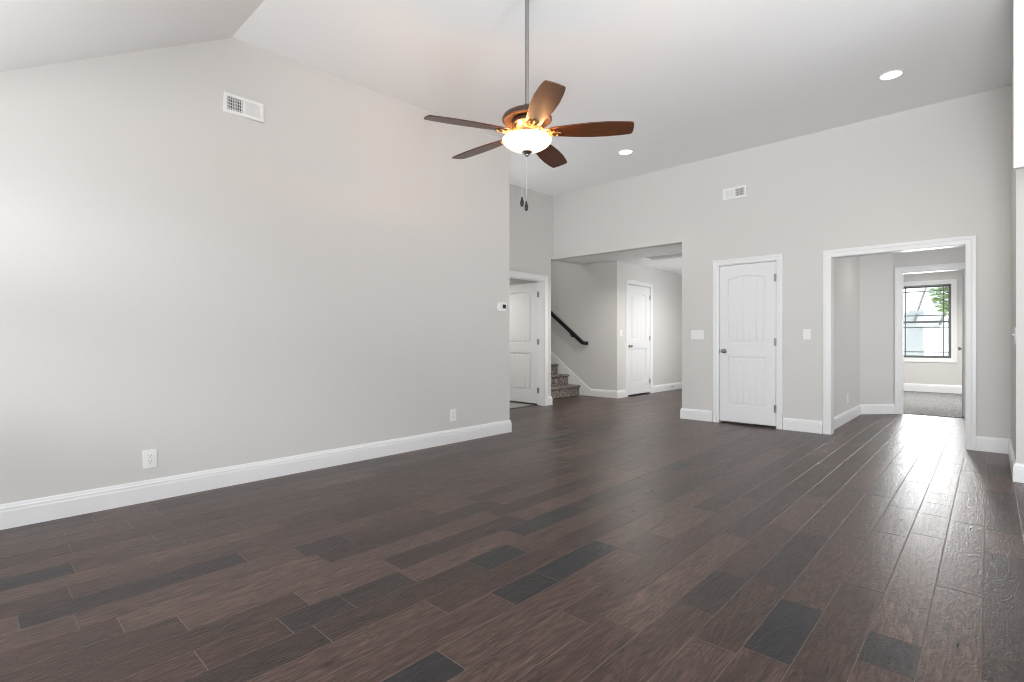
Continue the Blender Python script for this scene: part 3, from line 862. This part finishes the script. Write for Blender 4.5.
# ------------------------------------------------------------------ stairs and rail
st = empty('staircase', 'speckled grey carpeted stairs rising to the left behind the wall', 'stairs', (-5.845, 7.5, 0), kind='structure')
RISE, RUN = 0.197, 0.268
for k in range(11):
    bm = bmesh.new()
    z1 = RISE * (k + 1); xr = -RUN * k
    prof = [(xr, 0 if k == 0 else RISE * k - 0.0), (xr, z1 - 0.045)]
    for j in range(7):                        # rounded nosing
        t = -PI / 2 + PI * j / 6
        prof.append((xr + 0.012 + 0.020 * math.cos(t), z1 - 0.021 + 0.021 * math.sin(t)))
    prof += [(xr - RUN + 0.0, z1), (xr - RUN + 0.0, 0 if k == 0 else RISE * k)]
    prism(bm, prof, YF + 0.004 - 7.5, HALL_Y - 0.0175 - 7.5, 'y')
    mk('step', bm, M['stair_carpet'], st, smooth=True)

hr = empty('handrail', 'black wall-mounted handrail above the carpeted stairs', 'handrail', (-5.735, HALL_Y, 1.022))
bm = bmesh.new()
yr = -0.075
pts = [(-2.4, yr, 2.4 * 0.775), (-0.06, yr, 0.052), (-0.02, yr, 0.020), (0.005, yr, 0.004), (0.030, yr + 0.002, -0.006), (0.050, yr + 0.012, -0.010), (0.058, yr + 0.032, -0.010), (0.059, -0.002, -0.010)]
def rail_sweep(bm, pts):
    P = [Vector(p) for p in pts]; rings = []
    for i, p in enumerate(P):
        t = (P[min(i + 1, len(P) - 1)] - P[max(i - 1, 0)]).normalized()
        side = Vector((0, 0, 1)).cross(t).normalized(); up = t.cross(side)
        prof = [(-.022, -.030), (.022, -.030), (.024, -.008), (.028, .004), (.026, .020), (.014, .029), (-.014, .029), (-.026, .020), (-.028, .004), (-.024, -.008)]
        rings.append([bm.verts.new(p + side * a * 1.1 + up * b * 1.15) for a, b in prof])
    for A, B in zip(rings, rings[1:]):
        for k in range(10): bm.faces.new((A[k], A[(k + 1) % 10], B[(k + 1) % 10], B[k]))
    bm.faces.new(rings[0][::-1]); bm.faces.new(rings[-1])
rail_sweep(bm, pts)
mk('rail', bm, M['black'], hr, smooth=True)
for xx in (-0.29, -1.6):
    bm = bmesh.new(); zz = -xx * 0.775
    tube(bm, [(xx, 0.0, zz - 0.095), (xx, -0.04, zz - 0.095), (xx, -0.068, zz - 0.080), (xx, -0.075, zz - 0.03)], 0.0075, 8)
    lathe(bm, [(0, 0), (0.028, 0), (0.028, 0.004), (0.012, 0.012), (0, 0.012)], 16, mat=Matrix.Translation((xx, -0.0005, zz - 0.095)) @ Matrix.Rotation(PI / 2, 4, 'X'))
    mk('rail_bracket', bm, M['black'], hr, smooth=True)

# ------------------------------------------------------------------ wall plates, thermostat, vents
def plate_bm(w, h, t=0.006):
    bm = flat_shape([[(-w / 2, -h / 2), (w / 2, -h / 2), (w / 2, h / 2), (-w / 2, h / 2)]], t, 0.0022)
    return stand(bm, 0)

def outlet(loc, rotz, label, w=0.080, h=0.124):
    t = empty('wall_outlet', label, 'outlet', loc, rotz, 'white duplex outlets')
    mk('plate', plate_bm(w, h), M['plastic'], t)
    for s in (-1, 1):
        f = flat_shape([arch_rr(0.033, 0.029)], 0.003, 0.0008)
        for v in f.verts: v.co = Vector((v.co.x, -0.0055 - v.co.z, v.co.y + s * 0.0195))
        rc = mk('receptacle', f, M['plastic'], t)
        bm = bmesh.new(); yy = -0.0090
        box(bm, -0.0082, -0.0056, yy, yy + 0.001, s * 0.0195 + 0.000, s * 0.0195 + 0.0095)
        box(bm, 0.0056, 0.0082, yy, yy + 0.001, s * 0.0195 + 0.0015, s * 0.0195 + 0.0095)
        lathe(bm, [(0, 0), (0.0032, 0), (0.0032, 0.001), (0, 0.001)], 12, mat=Matrix.Translation((0, yy + 0.001, s * 0.0195 - 0.0075)) @ Matrix.Rotation(PI / 2, 4, 'X'))
        mk('slots', bm, M['slot'], rc)
    bm = bmesh.new(); lathe(bm, [(0, 0.0062), (0.0034, 0.0062), (0.0028, 0.0076), (0, 0.0078)], 10, mat=Matrix.Rotation(PI / 2, 4, 'X'))
    mk('screw', bm, M['plastic'], t)
    return t

def arch_rr(w, h, n=5):
    r = min(w, h) * 0.3; pts = []
    for cx, cy, a0 in ((w / 2 - r, -h / 2 + r, -PI / 2), (w / 2 - r, h / 2 - r, 0), (-w / 2 + r, h / 2 - r, PI / 2), (-w / 2 + r, -h / 2 + r, PI)):
        for k in range(n):
            a = a0 + PI / 2 * k / (n - 1); pts.append((cx + r * math.cos(a), cy + r * math.sin(a)))
    return pts

def switch(loc, rotz, gangs, label, toggle=False, w1=0.080, h=0.124):
    t = empty('light_switch', label, 'light switch', loc, rotz)
    w = w1 + 0.046 * (gangs - 1)
    mk('plate', plate_bm(w, h), M['plastic'], t)
    for g in range(gangs):
        gx = (g - (gangs - 1) / 2) * 0.046
        bm = bmesh.new()
        if toggle:
            box(bm, gx - 0.005, gx + 0.005, -0.008, -0.004, -0.012, 0.012)
            box(bm, gx - 0.004, gx + 0.004, -0.024, -0.004, -0.003, 0.006, Matrix.Rotation(-0.45, 4, 'X'))
        else:
            fr = flat_shape([arch_rr2(0.036, 0.069), arch_rr2(0.0325, 0.0655)], 0.0016, 0.0004)
            for v in fr.verts: v.co = Vector((v.co.x + gx, -0.0058 - v.co.z, v.co.y))
            mk('rocker_frame', fr, M['trim'], t)
            prism(bm, [(-0.0055, -0.032), (-0.0105, -0.032), (-0.0075, 0.0), (-0.0066, 0.032), (-0.0055, 0.032)], gx - 0.0155, gx + 0.0155, 'x')
        mk('toggle' if toggle else 'rocker', bm, M['plastic'], t, bevel=0.0008)
    return t

def arch_rr2(w, h): return [(-w / 2, -h / 2), (w / 2, -h / 2), (w / 2, h / 2), (-w / 2, h / 2)]

outlet((XL, 0.860, 0.280), PI / 2, 'white wall outlet above the baseboard at lower left of the long wall')
outlet((XL, 3.500, 0.288), PI / 2, 'small far white wall outlet near the end of the long left wall')
outlet((FOY_X, 7.99, 0.30), PI / 2, 'white wall outlet on the foyer wall inside the cased opening')
switch((-2.862, YF, 1.142), 0, 3, 'wide triple white light switch left of the closed far door', w1=0.084)
switch((-1.557, YF, 1.136), 0, 1, 'single white light switch between the far door and the cased opening', toggle=True)
switch((HALL_X, 8.365, 1.20), PI / 2, 1, 'white light switch beside the hall door in the stair hall')
switch((XP, 5.535, 1.105), -PI / 2, 1, 'white light switch seen edge on at the right pier', toggle=True)

th = empty('thermostat', 'small white thermostat with dark screen at the end of the left wall', 'thermostat', (XL, 4.224, 1.452), PI / 2)
f = flat_shape([arch_rr(0.136, 0.098)], 0.024, 0.004); mk('housing', stand(f, 0), M['plastic'], th)
bm = bmesh.new(); box(bm, -0.002, 0.052, -0.0255, -0.022, -0.020, 0.026); mk('screen', bm, M['screen'], th, bevel=0.001)
bm = bmesh.new()
for zz in (-0.034,): box(bm, 0.0, 0.05, -0.0258, -0.022, zz - 0.004, zz + 0.004)
mk('button', bm, M['plastic'], th, bevel=0.001)

def register(loc, rotz, w, h, label):
    """two-bank supply register: the banks of upright slats lean opposite ways over a dark duct"""
    t = empty('air_vent', label, 'air vent', loc, rotz, 'wall air registers')
    fr = 0.024
    bm = flat_shape([arch_rr2(w, h), arch_rr2(w - 2 * fr, h - 2 * fr)], 0.0125, 0.002); stand(bm, 0)
    box(bm, -0.006, 0.006, -0.0118, -0.001, -h / 2 + fr, h / 2 - fr)
    mk('frame', bm, M['plastic'], t)
    bm = bmesh.new(); box(bm, -w / 2 + fr * .6, w / 2 - fr * .6, -0.0012, -0.0004, -h / 2 + fr * .6, h / 2 - fr * .6)
    mk('duct_backing', bm, M['void'], t)
    for s in (-1, 1):
        bm = bmesh.new()
        a0, a1 = (0.006, w / 2 - fr) if s > 0 else (-w / 2 + fr, -0.006)
        n = 7
        for k in range(n):
            x = a0 + (a1 - a0) * (k + 0.5) / n
            box(bm, -0.0007, 0.0007, -0.0075, 0.0075, -h / 2 + fr, h / 2 - fr, Matrix.Translation((x, -0.0065, 0)) @ Matrix.Rotation(s * math.radians(48), 4, 'Z'))
        mk('slats', bm, M['plastic'], t)
        bm = bmesh.new()
        for k in range(4):
            z = -h / 2 + fr + (h - 2 * fr) * (k + 0.5) / 4
            box(bm, a0, a1, -0.0016, -0.0013, z - 0.0035, z + 0.0035)
        mk('damper_bars', bm, M['plastic'], t)
    return t
register((XL, 1.447, 2.812), PI / 2, 0.282, 0.142, 'white air vent high on the long left wall below the ceiling peak')
register((-2.378, YF, 2.945), 0, 0.288, 0.142, 'white air vent high on the far wall above the closed door')

# attic hatch in the hall ceiling
hx0, hx1, hy0, hy1 = -4.52, -3.62, 7.96, 8.52
ht = empty('attic_hatch', 'white framed attic hatch in the stair hall ceiling', 'ceiling hatch', ((hx0 + hx1) / 2, (hy0 + hy1) / 2, HALL_Z))
bm = bmesh.new(); hw, hh = (hx1 - hx0) / 2, (hy1 - hy0) / 2
sweep(bm, [(-hw, -hh), (-hw, hh), (hw, hh), (hw, -hh)], [(0, 0), (0, 0.016), (-0.02, 0.035), (-0.07, 0.035), (-0.08, 0.012), (-0.08, 0)], closed=True, to3=lambda a, b, v: (a, b, -v))
mk('frame', bm, M['trim'], ht)
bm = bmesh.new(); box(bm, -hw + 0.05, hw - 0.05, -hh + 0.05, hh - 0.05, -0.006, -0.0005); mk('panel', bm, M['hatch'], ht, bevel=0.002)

# door stop on the hall baseboard
ds = empty('door_stop', 'tiny metal spring door stop on the hall baseboard beyond the hall door', 'door stop', (HALL_X + 0.018, 10.35, 0.075), PI / 2)
bm = bmesh.new(); pts = [(0.006 * math.cos(k * 0.9), -0.004 - 0.0011 * k, 0.006 * math.sin(k * 0.9)) for k in range(58)]
tube(bm, pts, 0.0022, 6); mk('spring', bm, M['nickel'], ds, smooth=True)
bm = bmesh.new(); lathe(bm, [(0, 0.064), (0.008, 0.064), (0.009, 0.072), (0.007, 0.080), (0, 0.081)], 12, mat=Matrix.Rotation(PI / 2, 4, 'X')); mk('tip', bm, M['slot'], ds, smooth=True)

# ------------------------------------------------------------------ recessed ceiling lights
def downlight(x, y, label, first=None):
    z = ceil_z(y)
    if first is None:
        t = empty('recessed_light', label, 'recessed light', (x, y, z), 0, 'recessed ceiling lights')
        bm = bmesh.new(); lathe(bm, [(0.078, 0.0), (0.092, 0.0), (0.092, -0.004), (0.088, -0.007), (0.080, -0.006), (0.076, -0.002)], 40)
        mk('trim_ring', bm, M['ceiling'], t, smooth=True)
        bm = bmesh.new(); lathe(bm, [(0.0795, -0.0035), (0.06, -0.0065), (0, -0.0075)], 40); mk('lens', bm, M['led'], t, smooth=True)
    else:
        t = first.copy(); COL.objects.link(t); t.location = (x, y, z); t['label'] = label
        for ch in first.children:
            c = ch.copy(); COL.objects.link(c); c.parent = t
    t.rotation_euler = (math.atan(CS), 0, 0)
    spot_light('downlight_beam', (x, y, z - 0.02), 24, (1.0, 0.93, 0.84), 120, 0.9, 0.06)
    return t
d0 = downlight(-0.642, 5.645, 'lit round recessed light in the ceiling near the right pier')
downlight(-3.345, 5.690, 'lit round recessed light in the ceiling right of the fan', d0)
# foyer lamp, its fixture out of view; hall, side room and bedroom fills are added
spot_light('hall_fill', (-3.75, 9.3, HALL_Z - 0.03), 68, (1.0, 0.97, 0.93), 160, 0.7, 0.08)
spot_light('hall_fill', (-4.1, 7.25, HALL_Z - 0.03), 83, (1.0, 0.95, 0.88), 160, 0.7, 0.08)
spot_light('foyer_lamp', (-0.95, 8.05, FOY_Z - 0.03), 5.5, (1.0, 0.90, 0.78), 150, 0.8, 0.06)
spot_light('side_room_fill', (-6.6, 5.5, 2.41), 84, (1.0, 0.97, 0.92), 165, 0.7, 0.08)
spot_light('bedroom_fill', (-0.6, 11.4, 2.44), 285, (1.0, 0.98, 0.95), 165, 0.7, 0.1)
spot_light('stairwell_lamp', (-7.4, 7.5, 4.55), 70, (1.0, 0.97, 0.92), 150, 0.8, 0.08)

# ------------------------------------------------------------------ ceiling fan
FX, FY = -2.157, 2.459
FZ = 2.39                                     # blade plane
fan = empty('ceiling_fan', 'five-blade walnut ceiling fan with lit glass bowl on a long downrod', 'ceiling fan', (FX, FY, FZ))
zc = ceil_z(FY) - FZ
bm = bmesh.new(); lathe(bm, [(0, zc + 0.002), (0.07, zc + 0.002), (0.07, zc - 0.02), (0.058, zc - 0.05), (0.03, zc - 0.075), (0.016, zc - 0.08), (0, zc - 0.08)], 36)
mk('ceiling_canopy', bm, M['bronze'], fan, smooth=True)
bm = bmesh.new(); tube(bm, [(0, 0, 0.12), (0, 0, zc - 0.06)], 0.0128, 20); mk('downrod', bm, M['rod'], fan, smooth=True)
bm = bmesh.new()
lathe(bm, [(0.0, 0.175), (0.024, 0.175), (0.028, 0.150), (0.060, 0.142), (0.115, 0.128), (0.148, 0.108), (0.158, 0.090), (0.158, 0.078), (0.150, 0.072), (0.138, 0.076), (0.110, 0.086), (0.060, 0.080), (0.0, 0.080)], 56)
mk('motor_housing', bm, M['bronze'], fan, smooth=True)
bm = bmesh.new()
lathe(bm, [(0.0, 0.0795), (0.085, 0.0795), (0.098, 0.070), (0.098, 0.050), (0.085, 0.040), (0.070, 0.030), (0.052, 0.022), (0.050, 0.004), (0.058, -0.002), (0.058, -0.010), (0.040, -0.016), (0.020, -0.020), (0.0, -0.020)], 48)
mk('switch_housing', bm, M['bronze'], fan, smooth=True)
# glass bowl: open shell
bm = bmesh.new()
out = [(0.150, -0.088), (0.1575, -0.095), (0.154, -0.108), (0.138, -0.126), (0.110, -0.144), (0.075, -0.158), (0.035, -0.166), (0.010, -0.168)]
inn = [(0.008, -0.163), (0.035, -0.161), (0.072, -0.153), (0.106, -0.139), (0.133, -0.122), (0.148, -0.106), (0.1515, -0.096), (0.147, -0.090), (0.150, -0.088)]
lathe(bm, [(r_, z_ + 0.05) for r_, z_ in out + inn], 56)
mk('glass_bowl', bm, M['bowl'], fan, smooth=True)
bm = bmesh.new()
lathe(bm, [(0, -0.010), (0.006, -0.010), (0.006, -0.116), (0.030, -0.117), (0.034, -0.124), (0.024, -0.134), (0.014, -0.140), (0.012, -0.147), (0.006, -0.152), (0, -0.153)], 28)
mk('finial', bm, M['nickel'], fan, smooth=True)
TWD = math.atan2(-0.732, 0.681)               # direction from the fan towards the camera
rt = Vector((0.732, 0.681, 0))
for (off, zb) in ((-0.032, -0.408), (-0.004, -0.436)):
    bx, by = rt.x * off, rt.y * off
    bm = bmesh.new()
    n = 80
    pr = [(0.0, -0.13)]
    for k in range(n):
        z = -0.13 + (zb + 0.13) * (k + 0.5) / n
        pr += [(0.0018, z + 0.0012), (0.0034, z), (0.0018, z - 0.0012)]
    pr.append((0.0, zb))
    lathe(bm, pr, 8, (bx, by, 0))
    c = mk('pull_chain', bm, M['chain'], fan, smooth=False)
    bm = bmesh.new()
    lathe(bm, [(0, zb + 0.002), (0.0045, zb), (0.006, zb - 0.012), (0.0115, zb - 0.030), (0.012, zb - 0.044), (0.009, zb - 0.056), (0.003, zb - 0.062), (0, zb - 0.063)], 16, (bx, by, 0))
    mk('fob', bm, M['black'], c, smooth=True)

def blade_bm():
    hw = [(0.138, 0.030), (0.150, 0.042), (0.20, 0.050), (0.245, 0.056), (0.30, 0.064), (0.40, 0.073), (0.50, 0.0745), (0.58, 0.069), (0.638, 0.062), (0.656, 0.057)]
    up = [(r, w) for r, w in hw]; tip = [(0.662, 0.048), (0.666, 0.018), (0.666, -0.018), (0.662, -0.048)]
    lo = [(r, -w) for r, w in hw[::-1]]
    bm = flat_shape([(up + tip + lo)[::-1]], 0.008, 0.002)
    for v in bm.verts: v.co.z -= 0.004
    return bm

def bracket_bm():
    """scrolled blade iron under the blade, radial along x"""
    bm = bmesh.new()
    zb = -0.010
    def arc(cx, cy, r0, r1, a0, a1, n=14):
        return [(cx + (r0 + (r1 - r0) * k / n) * math.cos(a0 + (a1 - a0) * k / n), cy + (r0 + (r1 - r0) * k / n) * math.sin(a0 + (a1 - a0) * k / n), zb) for k in range(n + 1)]
    for s in (-1, 1):
        S = [(0.080, s * 0.012, 0.006), (0.105, s * 0.022, -0.004), (0.135, s * 0.036, zb), (0.165, s * 0.040, zb), (0.190, s * 0.030, zb), (0.200, s * 0.014, zb), (0.188, s * 0.006, zb), (0.176, s * 0.014, zb), (0.182, s * 0.022, zb)]
        tube(bm, S, [0.006, 0.006, 0.0055, 0.005, 0.005, 0.0048, 0.0045, 0.004, 0.0035], 8)
        tube(bm, arc(0.138, s * 0.020, 0.017, 0.003, s * 2.2, s * 2.2 - s * 8.4, 26), 0.0042, 8)
        tube(bm, [(0.200, s * 0.014, zb), (0.222, s * 0.030, zb), (0.240, s * 0.022, zb), (0.240, s * 0.008, zb), (0.228, s * 0.006, zb)], [0.0045, 0.0045, 0.004, 0.0035, 0.003], 8)
    tube(bm, [(0.075, 0, 0.006), (0.12, 0, -0.006), (0.20, 0, zb), (0.262, 0, zb)], [0.008, 0.006, 0.005, 0.004], 8)
    lathe(bm, [(0, -0.006), (0.009, -0.006), (0.011, -0.0), (0.009, 0.006), (0, 0.006)], 12, (0.268, 0, zb))
    for px, py in ((0.215, 0.0), (0.245, 0.026), (0.245, -0.026)):
        lathe(bm, [(0, -0.008), (0.006, -0.006), (0.006, 0.008), (0, 0.008)], 10, (px, py, zb))
    for v in bm.verts: v.co.x = 0.085 + (v.co.x - 0.085) * 0.70
    for v in bm.verts:
        if v.co.x < 0.11: v.co.z += 0.045 * min(1, (0.11 - v.co.x) / 0.035)
    return bm

for i in range(5):
    a = TWD + math.radians((11, 83, 156, 228, 296)[i])
    b = mk('blade', blade_bm(), M['blade'], fan)
    b.rotation_euler = (math.radians(-12), math.radians((1.0, 0, 0, 0.5, 2.2)[i]), a)
    b.rotation_mode = 'XYZ'
    mk('blade_bracket', bracket_bm(), M['gold'], b, smooth=True)
for k in range(3):
    a = TWD + math.radians(60 + 120 * k)
    point_light('fan_bulb', (FX + 0.100 * math.cos(a), FY + 0.100 * math.sin(a), FZ - 0.028), 8.0, (1.0, 0.47, 0.16), 0.022)
